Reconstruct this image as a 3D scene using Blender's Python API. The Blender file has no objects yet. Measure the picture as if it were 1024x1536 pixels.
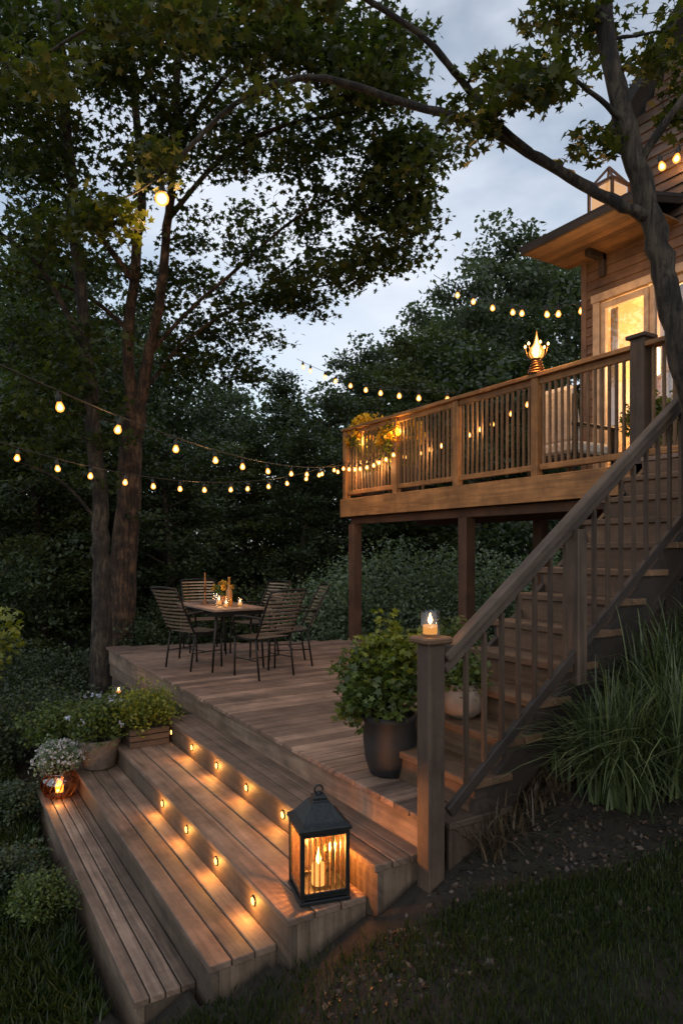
import bpy, math, random, numpy as np
from mathutils import Vector, Matrix
random.seed(7); rng=np.random.default_rng(7)
SC=bpy.context.scene; COL=SC.collection
def W(x,y,z): return Vector((.849*x+.528*y,-.528*x+.849*y,z))
def P(px,py,d): return W((px-512)/1000*d,d,-(py-825)/1000*d)
def ss(a,b,x):
    t=np.clip((x-a)/(b-a),0,1); return t*t*(3-2*t)
def hgt(X,Y):
    X=np.asarray(X,float);Y=np.asarray(Y,float)
    r=np.interp(X,[.3,.84,1.13,1.47,1.91,2.2,2.4,5.8],[-2.38,-2.30,-2.15,-2.01,-1.84,-1.68,-1.59,-.45])
    s=np.interp(X,[.82,.86,1.11,1.15,1.45,1.49,1.89,1.93],[3.19,3.19,3.19,2.97,2.97,2.82,2.82,2.72])
    t=ss(0,1,(Y-s)/.12)*ss(.80,.88,X)+ss(0,1,(Y-3.3)/.5)*(1-ss(.80,.88,X))
    low=np.minimum(r,np.where(X<.82,-2.38,-2.5))
    h=r*(1-t)+low*t
    d=np.sqrt(X*X+Y*Y)
    return h+.04*np.clip(d-13,0,60)+.012*np.sin(X*3.1+Y)*np.cos(Y*2.7)
# ---------------------------------------------------------------- materials
class N:
    def __init__(s,name):
        s.m=bpy.data.materials.new(name); s.m.use_nodes=True
        s.t=s.m.node_tree; s.t.nodes.clear(); s.out=s.n('ShaderNodeOutputMaterial')
    def n(s,ty,**k):
        x=s.t.nodes.new(ty)
        for a,b in k.items():
            if a.startswith('i_'):
                key=a[2:]; key=int(key) if key.isdigit() else key.replace('_',' ')
                x.inputs[key].default_value=b
            else: setattr(x,a,b)
        return x
    def l(s,a,b,ai=0,bi=0):
        s.t.links.new(a.outputs[ai],b.inputs[bi]); return b
def ramp(nt,node,stops):
    r=nt.n('ShaderNodeValToRGB'); e=r.color_ramp.elements
    e[0].position=stops[0][0]; e[0].color=(*stops[0][1],1)
    e[1].position=stops[-1][0]; e[1].color=(*stops[-1][1],1)
    for p,c in stops[1:-1]:
        q=e.new(p); q.color=(*c,1)
    nt.l(node,r); return r
def wood(name,c1,c2,rough=.65,sc=(1.4,26,1),bump=.4,lo=.58,hi=1.3):
    t=N(name); uv=t.n('ShaderNodeUVMap'); mp=t.n('ShaderNodeMapping'); mp.inputs['Scale'].default_value=sc
    t.l(uv,mp); nz=t.n('ShaderNodeTexNoise',i_Scale=1.0,i_Detail=8.0,i_Roughness=.7,i_Distortion=.8); t.l(mp,nz)
    r=ramp(t,nz,[(.3,c1),(.48,tuple((a+b)/2 for a,b in zip(c1,c2))),(.68,c2)])
    at=t.n('ShaderNodeAttribute',attribute_name='rnd'); mr=t.n('ShaderNodeMapRange'); mr.inputs[3].default_value=lo; mr.inputs[4].default_value=hi
    t.l(at,mr,2,0)
    tc=t.n('ShaderNodeTexCoord'); n2=t.n('ShaderNodeTexNoise',i_Scale=2.6,i_Detail=8.0,i_Roughness=.7); t.l(tc,n2,3,0)
    m2=t.n('ShaderNodeMapRange'); m2.inputs[1].default_value=.3;m2.inputs[2].default_value=.7;m2.inputs[3].default_value=.42;m2.inputs[4].default_value=1.32; t.l(n2,m2)
    mu=t.n('ShaderNodeMath',operation='MULTIPLY'); t.l(mr,mu); t.l(m2,mu,0,1)
    vm=t.n('ShaderNodeVectorMath',operation='SCALE'); t.l(r,vm); t.t.links.new(mu.outputs[0],vm.inputs['Scale'])
    b=t.n('ShaderNodeBsdfPrincipled'); t.l(vm,b,0,0)
    rr=t.n('ShaderNodeMapRange'); rr.inputs[3].default_value=rough-.2; rr.inputs[4].default_value=rough+.2; t.l(nz,rr); t.t.links.new(rr.outputs[0],b.inputs['Roughness'])
    bp=t.n('ShaderNodeBump',i_Strength=bump,i_Distance=.006); t.l(nz,bp,0,bp.inputs.find('Height')); t.t.links.new(bp.outputs[0],b.inputs['Normal'])
    t.l(b,t.out); return t.m
def plain(name,c,rough=.6,metal=0,bump=0,sc=20,var=.25):
    t=N(name); tc=t.n('ShaderNodeTexCoord'); nz=t.n('ShaderNodeTexNoise',i_Scale=float(sc),i_Detail=6.0); t.l(tc,nz,3,0)
    r=ramp(t,nz,[(.3,tuple(x*(1-var) for x in c)),(.7,tuple(x*(1+var) for x in c))])
    b=t.n('ShaderNodeBsdfPrincipled',i_Roughness=rough,i_Metallic=metal); t.l(r,b)
    if bump:
        bp=t.n('ShaderNodeBump',i_Strength=bump,i_Distance=.01); t.l(nz,bp,0,bp.inputs.find('Height')); t.t.links.new(bp.outputs[0],b.inputs['Normal'])
    t.l(b,t.out); return t.m
def bark(name,c1,c2):
    t=N(name); tc=t.n('ShaderNodeTexCoord'); mp=t.n('ShaderNodeMapping'); mp.inputs['Scale'].default_value=(17,17,3.2); t.l(tc,mp,3,0)
    nz=t.n('ShaderNodeTexNoise',i_Scale=1.3,i_Detail=8.0,i_Roughness=.7,i_Distortion=.5); t.l(mp,nz)
    n2=t.n('ShaderNodeTexNoise',i_Scale=5.0,i_Detail=5.0); t.l(tc,n2,3,0)
    r=ramp(t,nz,[(.4,c1),(.6,c2)]); r2=ramp(t,n2,[(.42,(.5,.5,.5)),(.6,(1.5,1.55,1.35))])
    mx=t.n('ShaderNodeMixRGB',blend_type='MULTIPLY',i_0=1.0); t.l(r,mx,0,1); t.l(r2,mx,0,2)
    b=t.n('ShaderNodeBsdfPrincipled',i_Roughness=.9); t.l(mx,b)
    bp=t.n('ShaderNodeBump',i_Strength=1.0,i_Distance=.05); t.l(nz,bp,0,bp.inputs.find('Height')); t.t.links.new(bp.outputs[0],b.inputs['Normal'])
    t.l(b,t.out); return t.m
def leafmat(name,c1,c2,trans=.35,tc2=None):
    t=N(name); at=t.n('ShaderNodeAttribute',attribute_name='rnd')
    r=t.n('ShaderNodeValToRGB'); e=r.color_ramp.elements; e[0].color=(*c1,1); e[1].color=(*c2,1); t.l(at,r,2,0)
    d=t.n('ShaderNodeBsdfPrincipled',i_Roughness=.5); t.l(r,d)
    tr=t.n('ShaderNodeBsdfTranslucent'); g=t.n('ShaderNodeMixRGB',blend_type='MULTIPLY',i_0=1.0); g.inputs[2].default_value=tc2 or (1.5,1.6,.5,1); t.l(r,g,0,1); t.l(g,tr)
    mx=t.n('ShaderNodeMixShader',i_0=trans); t.l(d,mx,0,1); t.l(tr,mx,0,2); t.l(mx,t.out); return t.m
def emit(name,c,s,tr=0):
    t=N(name); e=t.n('ShaderNodeEmission',i_Strength=s); e.inputs[0].default_value=(*c,1)
    if tr:
        a=t.n('ShaderNodeBsdfTransparent'); mx=t.n('ShaderNodeMixShader',i_0=tr); t.l(e,mx,0,1); t.l(a,mx,0,2); t.l(mx,t.out)
    else: t.l(e,t.out)
    return t.m
def glassm(name,c=(1,1,1),f=.12,r=.03):
    t=N(name); a=t.n('ShaderNodeBsdfTransparent'); a.inputs[0].default_value=(*c,1); b=t.n('ShaderNodeBsdfGlossy',i_Roughness=r)
    mx=t.n('ShaderNodeMixShader',i_0=f); t.l(a,mx,0,1); t.l(b,mx,0,2); t.l(mx,t.out); return t.m

M_deck=wood('deck_wood',(.10,.062,.045),(.34,.228,.166))
M_step=wood('step_wood',(.09,.06,.044),(.33,.228,.166))
M_fasc=wood('fascia_wood',(.09,.063,.045),(.235,.17,.12))
M_rail=wood('rail_wood',(.19,.082,.026),(.46,.22,.075),lo=.8,hi=1.15)  # orange deepened so the wood colour carries some of the warm lamplight
M_tread=wood('stair_tread_wood',(.065,.036,.02),(.17,.097,.052),lo=.8,hi=1.15)
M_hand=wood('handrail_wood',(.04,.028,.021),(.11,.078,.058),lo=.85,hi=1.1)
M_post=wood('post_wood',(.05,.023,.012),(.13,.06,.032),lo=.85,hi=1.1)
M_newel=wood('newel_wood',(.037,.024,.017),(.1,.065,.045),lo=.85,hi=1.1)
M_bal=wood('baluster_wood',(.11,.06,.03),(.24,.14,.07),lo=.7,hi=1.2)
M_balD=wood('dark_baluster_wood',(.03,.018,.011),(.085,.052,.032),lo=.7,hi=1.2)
M_side=wood('siding_wood',(.085,.049,.034),(.16,.102,.073),sc=(1,8,1),bump=.15,lo=.8,hi=1.15)
M_soff=wood('soffit_wood',(.10,.056,.028),(.2,.115,.062))
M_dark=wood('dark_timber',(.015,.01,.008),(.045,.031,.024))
M_roof=plain('roof_shingle',(.02,.02,.022),.9,0,.5,30)
M_black=plain('black_metal',(.022,.019,.017),.45,.6,.1,40)
M_slat=plain('slat_metal',(.2,.15,.11),.4,.4,.05,30)
M_lan=plain('lantern_metal',(.03,.034,.036),.4,.7,.15,60)
M_pot=plain('dark_ceramic',(.016,.017,.018),.6,0,.3,14)
M_stone=plain('stone_pot',(.12,.1,.085),.85,0,.6,25)
M_cream=plain('cream_ceramic',(.22,.17,.135),.6,0,.2,12)
M_copper=plain('copper_wire',(.2,.09,.035),.4,.9,.2,30)
M_white=plain('frame_paint',(.36,.27,.19),.5,0,.05,10)
M_cush=plain('cushion_fabric',(.55,.5,.44),.95,0,.2,60)
M_wall=plain('room_plaster',(.62,.45,.27),.9,0,.02,1.3,.3)
M_curt=plain('curtain_cloth',(.4,.36,.32),.95,0,.1,9)
M_cable=plain('cable_rubber',(.012,.012,.012),.6)
M_barkA=bark('bark_brown',(.016,.009,.006),(.105,.06,.039))
M_barkB=bark('bark_dark',(.008,.006,.005),(.062,.047,.037))
M_leafA=leafmat('leaf_canopy',(.014,.026,.008),(.06,.078,.017),.45)
M_leafB=leafmat('leaf_maple',(.016,.03,.008),(.075,.085,.016),.45)
M_leafC=leafmat('leaf_forest',(.018,.033,.017),(.07,.1,.045),.3)
M_leafG=leafmat('leaf_olive_forest',(.03,.044,.015),(.11,.13,.044),.3)
M_leafF=leafmat('leaf_hazed_forest',(.036,.055,.04),(.11,.145,.095),.3)  # paler, bluer greens: distance haze put into the leaf colour
M_leafD=leafmat('leaf_shrub',(.025,.048,.012),(.11,.155,.032),.3)
M_leafE=leafmat('leaf_greygreen',(.09,.13,.09),(.22,.29,.185),.3)
M_leafY=leafmat('leaf_yellowgreen',(.06,.095,.013),(.25,.265,.036),.35)
M_grass=leafmat('grass_blade',(.016,.032,.008),(.058,.085,.02),.25)
M_ograss=leafmat('ornamental_grass',(.022,.038,.015),(.12,.155,.06),.25)
M_petalW=leafmat('white_petal',(.4,.4,.42),(.6,.6,.62),.3,(1,1,1,1))
M_petalY=leafmat('yellow_petal',(.7,.35,.02),(.9,.6,.05),.3,(1,1,.5,1))
M_petalO=leafmat('orange_petal',(.5,.2,.02),(.65,.4,.05),.3,(1,1,.5,1))
M_petalB=leafmat('blue_petal',(.3,.35,.5),(.5,.55,.7),.3,(1,1,1,1))
M_bulb=emit('bulb_glow',(1,.36,.06),2.4,.25)
M_core=emit('filament_glow',(1,.55,.2),22)
M_halo=emit('amber_halo_glow',(1,.4,.08),2.0,.45)
M_flame=emit('flame_glow',(1,.5,.15),12)
M_stepl=emit('step_light_glow',(1,.48,.1),7)
M_amber=glassm('amber_glass',(.75,.3,.08),.25,.1)
M_glass=glassm('clear_glass'); M_ribg=glassm('ribbed_glass',(1,.93,.8),.16,.15); M_win=glassm('window_glass',(.95,.95,.95),.2,.02)
# ---------------------------------------------------------------- mesh builder
class MB:
    def __init__(s): s.v=[];s.f=[];s.uv=[];s.r=[];s.m=[]
    def add(s,vs,fs,uvs,r=None,m=0):
        b=len(s.v); s.v+= [tuple(v) for v in vs]; r=random.random() if r is None else r
        for f,u in zip(fs,uvs):
            s.f.append([b+i for i in f]); s.uv.append(u); s.r.append(r); s.m.append(m)
    def box(s,c,sz,Mx=None,m=0,r=None):
        h=[x/2 for x in sz]; L=max(range(3),key=lambda i:sz[i]); o=[i for i in range(3) if i!=L]
        cs=[(x*h[0],y*h[1],z*h[2]) for x in(-1,1) for y in(-1,1) for z in(-1,1)]
        fs=[(0,1,3,2),(4,6,7,5),(0,4,5,1),(2,3,7,6),(0,2,6,4),(1,5,7,3)]; ou,ov=random.uniform(0,50),random.uniform(0,50)
        uvs=[[(cs[i][L]+ou,cs[i][o[0]]+cs[i][o[1]]+ov) for i in f] for f in fs]
        c=Vector(c)
        vs=[(Mx@Vector(p) if Mx else Vector(p))+c for p in cs]
        s.add(vs,fs,uvs,r,m)
    def bx(s,x0,x1,y0,y1,z0,z1,m=0,r=None): s.box(((x0+x1)/2,(y0+y1)/2,(z0+z1)/2),(x1-x0,y1-y0,z1-z0),None,m,r)
    def beam(s,p0,p1,w,h,m=0,up=(0,0,1),r=None):
        p0=Vector(p0);p1=Vector(p1);d=p1-p0;x=d.normalized();y=Vector(up).cross(x)
        if y.length<1e-4: y=Vector((0,1,0)).cross(x)
        y.normalize(); z=x.cross(y); Mx=Matrix((x,y,z)).transposed()
        s.box((p0+p1)/2,(d.length,w,h),Mx,m,r)
    def tube(s,pts,rad,n=8,m=0,cap=True):
        pts=[Vector(p) for p in pts]
        if not hasattr(rad,'__len__'): rad=[rad]*len(pts)
        vs=[];ref=None
        for i,p in enumerate(pts):
            t=(pts[min(i+1,len(pts)-1)]-pts[max(i-1,0)])
            t=t.normalized() if t.length>1e-9 else Vector((0,0,1))
            if ref is None: ref=t.orthogonal().normalized()
            ref=(ref-t*ref.dot(t)); ref=ref.normalized() if ref.length>1e-6 else t.orthogonal().normalized()
            b=t.cross(ref)
            for k in range(n):
                a=2*math.pi*k/n; vs.append(p+(ref*math.cos(a)+b*math.sin(a))*rad[i])
        fs=[];uv=[]
        for i in range(len(pts)-1):
            for k in range(n):
                k2=(k+1)%n; fs.append((i*n+k,i*n+k2,(i+1)*n+k2,(i+1)*n+k)); uv.append([(i*.2,k/n),(i*.2,(k+1)/n),(i*.2+.2,(k+1)/n),(i*.2+.2,k/n)])
        if cap:
            e=(len(pts)-1)*n
            fs.append(tuple(range(n-1,-1,-1))); uv.append([(0,0)]*n); fs.append(tuple(e+k for k in range(n))); uv.append([(0,0)]*n)
        s.add(vs,fs,uv,None,m)
    def lathe(s,prof,c=(0,0,0),n=24,m=0,sq=False):
        c=Vector(c); vs=[]
        for r,z in prof:
            for k in range(n):
                a=2*math.pi*(k+(.5 if sq else 0))/n; vs.append(c+Vector((r*math.cos(a),r*math.sin(a),z)))
        fs=[];uv=[]
        for i in range(len(prof)-1):
            for k in range(n):
                k2=(k+1)%n; fs.append((i*n+k,i*n+k2,(i+1)*n+k2,(i+1)*n+k)); uv.append([(k/n,i*.1),((k+1)/n,i*.1),((k+1)/n,i*.1+.1),(k/n,i*.1+.1)])
        if prof[0][0]>1e-4: fs.append(tuple(range(n-1,-1,-1))); uv.append([(0,0)]*n)
        if prof[-1][0]>1e-4:
            e=(len(prof)-1)*n; fs.append(tuple(e+k for k in range(n))); uv.append([(0,0)]*n)
        s.add(vs,fs,uv,None,m)
    def mesh(s,name,mats,base=(0,0,0),smooth=False):
        me=bpy.data.meshes.new(name); b=Vector(base)
        me.from_pydata([tuple(Vector(v)-b) for v in s.v],[],s.f)
        ul=me.uv_layers.new(name='UVMap'); flat=[c for u in s.uv for p in u for c in p]; ul.data.foreach_set('uv',flat)
        a=me.attributes.new('rnd','FLOAT','FACE'); a.data.foreach_set('value',s.r)
        me.polygons.foreach_set('material_index',s.m)
        if smooth: me.polygons.foreach_set('use_smooth',[True]*len(s.f))
        for x in (mats if isinstance(mats,(list,tuple)) else [mats]): me.materials.append(x)
        me.update(); return me
RH=np.array([(0,0),(.3,.45),(0,1),(-.3,.45)],float)
MP=np.array([(0,0),(.42,-.02),(.26,.2),(.58,.52),(.2,.5),(0,1),(-.2,.5),(-.58,.52),(-.26,.2),(-.42,-.02)],float)
def leafmesh(name,pos,size,shape,mat,base=(0,0,0),up=.6,fold=.25,sv=.35):
    n=len(pos); pos=np.asarray(pos,float)-np.array(base)
    nn=rng.normal(size=(n,3)); nn[:,2]=np.abs(nn[:,2])+up; nn/=np.linalg.norm(nn,axis=1)[:,None]
    t=rng.normal(size=(n,3)); t-=nn*(t*nn).sum(1)[:,None]; t/=np.linalg.norm(t,axis=1)[:,None]
    b=np.cross(nn,t); sz=size*rng.uniform(1-sv,1+sv,n)
    sx=shape[:,0]; sy=shape[:,1]-.4
    V=pos[:,None,:]+sz[:,None,None]*(sx[None,:,None]*b[:,None,:]+sy[None,:,None]*t[:,None,:]-(fold*np.abs(sx)+.18*sy**2)[None,:,None]*nn[:,None,:])
    k=len(shape); me=bpy.data.meshes.new(name); me.vertices.add(n*k); me.vertices.foreach_set('co',V.ravel())
    me.loops.add(n*k); me.loops.foreach_set('vertex_index',np.arange(n*k,dtype=np.int32))
    me.polygons.add(n); me.polygons.foreach_set('loop_start',(np.arange(n)*k).astype(np.int32))
    me.update(calc_edges=True)
    a=me.attributes.new('rnd','FLOAT','FACE'); a.data.foreach_set('value',rng.random(n).astype(np.float32))
    me.materials.append(mat); me.update(); return me
def gauss(n):
    return np.clip(rng.normal(size=(n,3)),-1.5,1.5)
BASE={}
def thing(name,loc,label,cat,group=None,kind=None):
    e=bpy.data.objects.new(name,None); e.location=loc; e.empty_display_size=.1; COL.objects.link(e)
    e['label']=label; e['category']=cat
    if group: e['group']=group
    if kind: e['kind']=kind
    BASE[e.name]=Vector(loc); return e
def part(parent,mb,name,mats=None,smooth=False,bevel=0,label=None):
    base=BASE[parent.name]
    me=mb.mesh(name,mats,base,smooth) if isinstance(mb,MB) else mb
    o=bpy.data.objects.new(name,me); o.parent=parent; COL.objects.link(o); BASE[o.name]=base
    if label: o['label']=label
    if bevel:
        m=o.modifiers.new('Bevel','BEVEL'); m.width=bevel; m.segments=1; m.limit_method='ANGLE'
    return o
def solo(mb,name,mats,label,cat,loc=(0,0,0),group=None,kind=None,smooth=False):
    me=mb.mesh(name,mats,loc,smooth) if isinstance(mb,MB) else mb
    o=bpy.data.objects.new(name,me); o.location=loc; COL.objects.link(o); BASE[o.name]=Vector(loc)
    o['label']=label;o['category']=cat
    if group:o['group']=group
    if kind:o['kind']=kind
    return o
def kids(o):
    r=[]
    for c in o.children: r+= [c]+kids(c)
    return r
def copy_thing(src,loc,rz=0,sc=1,label=None):
    mp={}
    allk=[src]+kids(src)
    for o in allk:
        c=o.copy(); COL.objects.link(c); mp[o]=c
    for o in allk[1:]: mp[o].parent=mp[o.parent]
    n=mp[src]; n.location=loc; n.rotation_euler=(0,0,rz); n.scale=(sc,sc,sc) if not hasattr(sc,'__len__') else sc
    if label: n['label']=label
    BASE[n.name]=Vector(loc); return n
def plight(parent,loc,w,col=(1,.55,.22),r=.03,name='point_light'):
    l=bpy.data.lights.new(name,'POINT'); l.energy=w;l.color=col;l.shadow_soft_size=r
    o=bpy.data.objects.new(name,l); COL.objects.link(o)
    if parent: o.parent=parent; o.location=Vector(loc)-BASE[parent.name]
    else: o.location=loc
    return o
# ---------------------------------------------------------------- camera / world
cam=bpy.data.cameras.new('camera'); co=bpy.data.objects.new('camera',cam); COL.objects.link(co)
co.rotation_euler=(math.radians(90),0,-math.atan2(.528,.849)); cam.sensor_width=36; cam.lens=1000/1536*36; cam.shift_y=57/1536; cam.clip_end=600; cam.clip_start=.05
SC.camera=co
SC.view_settings.view_transform='Standard'; SC.view_settings.look='None'; SC.view_settings.exposure=0
w=bpy.data.worlds.new('World'); SC.world=w; w.use_nodes=True; nt=w.node_tree; nt.nodes.clear()
wo=nt.nodes.new('ShaderNodeOutputWorld'); bg=nt.nodes.new('ShaderNodeBackground'); sk=nt.nodes.new('ShaderNodeTexSky')
sk.sky_type='NISHITA'; sk.sun_disc=False; sk.sun_elevation=math.radians(14); sk.sun_rotation=math.radians(200); sk.dust_density=.6
hs=nt.nodes.new('ShaderNodeHueSaturation'); hs.inputs['Saturation'].default_value=.75
tc=nt.nodes.new('ShaderNodeTexCoord'); nz=nt.nodes.new('ShaderNodeTexNoise'); nz.inputs['Scale'].default_value=3.2; nz.inputs['Detail'].default_value=5
mp=nt.nodes.new('ShaderNodeMapping'); mp.inputs['Scale'].default_value=(1,1,2.2)
mr=nt.nodes.new('ShaderNodeMapRange'); mr.inputs[1].default_value=.35; mr.inputs[2].default_value=.62; mr.inputs[3].default_value=.1; mr.inputs[4].default_value=.95
mx=nt.nodes.new('ShaderNodeMixRGB'); mx.inputs[2].default_value=(4.9,5.2,5.8,1)
nt.links.new(tc.outputs[0],mp.inputs[0]); nt.links.new(mp.outputs[0],nz.inputs[0]); nt.links.new(nz.outputs[0],mr.inputs[0]); nt.links.new(mr.outputs[0],mx.inputs[0])
nt.links.new(sk.outputs[0],hs.inputs['Color']); nt.links.new(hs.outputs[0],mx.inputs[1]); nt.links.new(mx.outputs[0],bg.inputs[0]); nt.links.new(bg.outputs[0],wo.inputs[0])
bg.inputs[1].default_value=.18
sl=bpy.data.lights.new('sun','SUN'); sl.energy=.22; sl.angle=math.radians(25); sl.color=(1,.98,.95)
so=bpy.data.objects.new('sun',sl); COL.objects.link(so); so.rotation_euler=(math.radians(55),0,math.radians(-50))
# ---------------------------------------------------------------- ground
def axis(a,b,c0,c1,f):
    mid=np.arange(c0,c1,f); lo=c0-np.geomspace(f,c0-a,30)[::-1]; hi=c1+np.geomspace(f,b-c1,30)
    return np.concatenate([lo,mid,hi])
gx=axis(-150,150,-1.5,5,.04); gy=axis(-150,150,1.2,5,.04)
GX,GY=np.meshgrid(gx,gy); GZ=hgt(GX,GY)
nx,ny=len(gx),len(gy)
me=bpy.data.meshes.new('ground'); vs=np.stack([GX.ravel(),GY.ravel(),GZ.ravel()],1)
fs=[(j*nx+i,j*nx+i+1,(j+1)*nx+i+1,(j+1)*nx+i) for j in range(ny-1) for i in range(nx-1)]
me.from_pydata(vs.tolist(),[],fs); me.polygons.foreach_set('use_smooth',[True]*len(fs))
t=N('ground_soil'); tcn=t.n('ShaderNodeTexCoord'); n1=t.n('ShaderNodeTexNoise',i_Scale=9.0,i_Detail=10.0,i_Roughness=.75); t.l(tcn,n1,3,0)
n2=t.n('ShaderNodeTexNoise',i_Scale=1.1,i_Detail=4.0); t.l(tcn,n2,3,0)
r1=ramp(t,n1,[(.32,(.011,.0075,.0055)),(.55,(.037,.026,.019)),(.75,(.085,.06,.043))]); r2=ramp(t,n2,[(.42,(1,1,1)),(.6,(.55,.7,.4))])
m_=t.n('ShaderNodeMixRGB',blend_type='MULTIPLY',i_0=1.0); t.l(r1,m_,0,1); t.l(r2,m_,0,2)
b_=t.n('ShaderNodeBsdfPrincipled',i_Roughness=1.0); t.l(m_,b_); bp=t.n('ShaderNodeBump',i_Strength=1.0,i_Distance=.05); t.l(n1,bp,0,bp.inputs.find('Height')); t.t.links.new(bp.outputs[0],b_.inputs['Normal']); t.l(b_,t.out)
me.materials.append(t.m)
go=bpy.data.objects.new('ground',me); COL.objects.link(go); go['kind']='structure'; go['label']='sloping dark soil and lawn ground of the garden'; go['category']='ground'
# ---------------------------------------------------------------- deck
DZ=-1.4
dk=thing('wooden_deck',(2.3,2.7,-1.9),'weathered brown timber deck holding a dining set','deck')
m=MB(); y=2.72; bw=.128
while y<9.85:
    xm=min(6.3,2.3+(9.93-y)/.37)
    cut=random.uniform(3.2,5.2)
    if cut<xm-.4:
        m.bx(2.2,cut-.002,y,y+bw,DZ-.035,DZ); m.bx(cut+.002,xm,y,y+bw,DZ-.035,DZ)
    else: m.bx(2.2,xm,y,y+bw,DZ-.035,DZ)
    y+=bw+.009
part(dk,m,'deck_board',M_deck,bevel=.004)
def seg(par,name,mat,*b,bev=.004):
    m=MB(); m.bx(*b); return part(par,m,name,mat,bevel=bev)
m=MB(); m.bx(2.225,2.265,2.72,9.9,-1.63,-1.437); part(dk,m,'fascia',M_fasc,bevel=.004)
m=MB(); m.bx(2.24,2.28,6.2,9.9,-1.80,-1.632); m.bx(2.27,2.31,6.2,9.9,-2.4,-1.80); part(dk,m,'skirt_board',M_fasc,bevel=.004)
m=MB(); m.beam((2.3,9.9,-1.53),(6.3,8.42,-1.53),.04,.19); m.bx(2.265,6.3,2.735,2.775,-1.8,-1.437); m.bx(6.26,6.3,2.78,8.4,-1.8,-1.437)
part(dk,m,'rim_joist',M_fasc,bevel=.004)
for xx in (2.6,3.8,5,6.1):
    for yy in (3,5,7,8.2): seg(dk,'footing',M_dark,xx,xx+.1,yy,yy+.1,-2.6,-1.437)
# steps
st=thing('deck_steps',(1.5,4.5,-2.35),'four broad weathered plank steps with round riser lights','steps')
E=[2.23,1.91,1.47,1.13,.84]; Z=[DZ,-1.59,-1.78,-1.97,-2.16]; S=[2.7,2.75,2.85,3.0,3.22]; F=[0,6.25,6.35,6.5,6.55]
for k in range(1,5):
    m=MB(); x0,x1=E[k],E[k-1]+.02; nb=4 if k==4 else 3; wd=(x1-x0)/nb
    for i in range(nb): m.bx(x0+i*wd+.004,x0+(i+1)*wd-.004,S[k]+random.uniform(0,.005),F[k],Z[k]-.036,Z[k])
    part(st,m,'tread',M_step,bevel=.004)
    m=MB(); m.bx(E[k]+.022,E[k]+.055,S[k]+.01,F[k]-.01,-2.6,Z[k]-.038)
    m.bx(E[k]+.057,E[k-1]+.02,S[k]+.012,S[k]+.045,-2.6,Z[k]-.038); m.bx(E[k]+.057,E[k-1]+.02,F[k]-.045,F[k]-.012,-2.5,Z[k]-.038)
    part(st,m,'riser',M_fasc,bevel=.003)
def mk_disc():
    m=MB(); m.lathe([(.021,0),(.019,.006),(.001,.009)],n=18,m=0); m.lathe([(.028,-.002),(.028,.004),(.022,.006),(.022,0)],n=18,m=1)
    return m.mesh('step_light',[M_stepl,M_black],(0,0,0),True)
disc=mk_disc()
for X,z,Ys in ((E[1]+.022,-1.69,[6.08,5.52,4.95,4.38,3.81]),(E[2]+.022,-1.885,[4.91,4.37,3.83,3.29])):
    for Yv in Ys:
        o=bpy.data.objects.new('step_light',disc); COL.objects.link(o); o.parent=st; o.location=Vector((X-.002,Yv,z))-BASE[st.name]; o.rotation_euler=(0,-math.pi/2,0)
        plight(st,(X-.045,Yv,z-.005),2.0,(1,.40,.08),.015)
# ---------------------------------------------------------------- upper deck
UZ=.78
ud=thing('raised_deck',(6.3,6,-1.4),'elevated timber deck on square brown posts beside the house','deck')
m=MB(); x=5.5
while x<7.15:
    m.bx(x,x+.125,3.45,8.78,UZ-.035,UZ); x+=.131
m.bx(5.1,7.2,2.64,3.44,UZ-.035,UZ)
part(ud,m,'deck_board',M_deck,bevel=.003)
seg(ud,'fascia',M_rail,5.46,5.5,3.46,8.82,UZ-.27,UZ+.004); seg(ud,'fascia',M_rail,5.5,7.3,8.79,8.83,UZ-.27,UZ+.004)
seg(ud,'beam',M_post,5.62,5.72,3.6,8.75,UZ-.38,UZ-.27); seg(ud,'beam',M_post,6.9,7.02,3.6,8.75,UZ-.38,UZ-.27)
seg(ud,'fascia',M_rail,5.46,5.5,2.62,3.44,UZ-.27,UZ-.04)
m=MB(); yy=3.6
while yy<8.7: m.bx(5.52,7.2,yy,yy+.045,UZ-.26,UZ-.04); yy+=.4
part(ud,m,'joist',M_dark)
for xx,yy in ((5.58,8.62),(5.58,6.1),(6.9,6.1),(5.58,3.62),(6.9,3.62)):
    m=MB(); m.bx(xx,xx+.15,yy,yy+.15,-1.41 if yy>4 else -1.8,UZ-.38); part(ud,m,'support_post',M_post,bevel=.006)
# railing
rl=thing('deck_railing',(5.53,6,UZ),'wood balustrade tinted golden for warm light, with slim square balusters','railing')
RT=UZ+1.08; PY=[8.74,7.45,6.2,4.95,3.72]
for i,yy in enumerate(PY):
    m=MB(); s_=.045 if i<4 else .07; top=RT-.03 if i in(1,2) else RT+(.0 if i<4 else .06)
    m.bx(5.53-s_,5.53+s_,yy-s_,yy+s_,UZ-.02 if i<4 else UZ-.3,top)
    if i==4: m.bx(5.53-.10,5.53+.10,yy-.10,yy+.10,top,top+.035)
    part(rl,m,'post',M_rail if i<4 else M_newel,bevel=.005)
for i in range(4): seg(rl,'top_rail',M_rail,5.46,5.6,PY[i+1]+(.071 if i==3 else 0),PY[i]+(.055 if i==0 else -.001),RT-.03+.0005*i,RT+.012+.0005*i)
seg(rl,'top_rail',M_rail,5.46,5.6,3.35,3.645,RT-.03,RT+.012); seg(rl,'top_rail',M_rail,5.601,7.2,8.67,8.81,RT-.03,RT+.012)
for i in range(4):
    a,b=PY[i+1]+.05+(.026 if i==3 else 0),PY[i]-.05; seg(rl,'lower_rail',M_rail,5.51,5.55,a,b,UZ+.07,UZ+.13); seg(rl,'sub_rail',M_rail,5.512,5.548,a,b,RT-.1,RT-.032)
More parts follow.
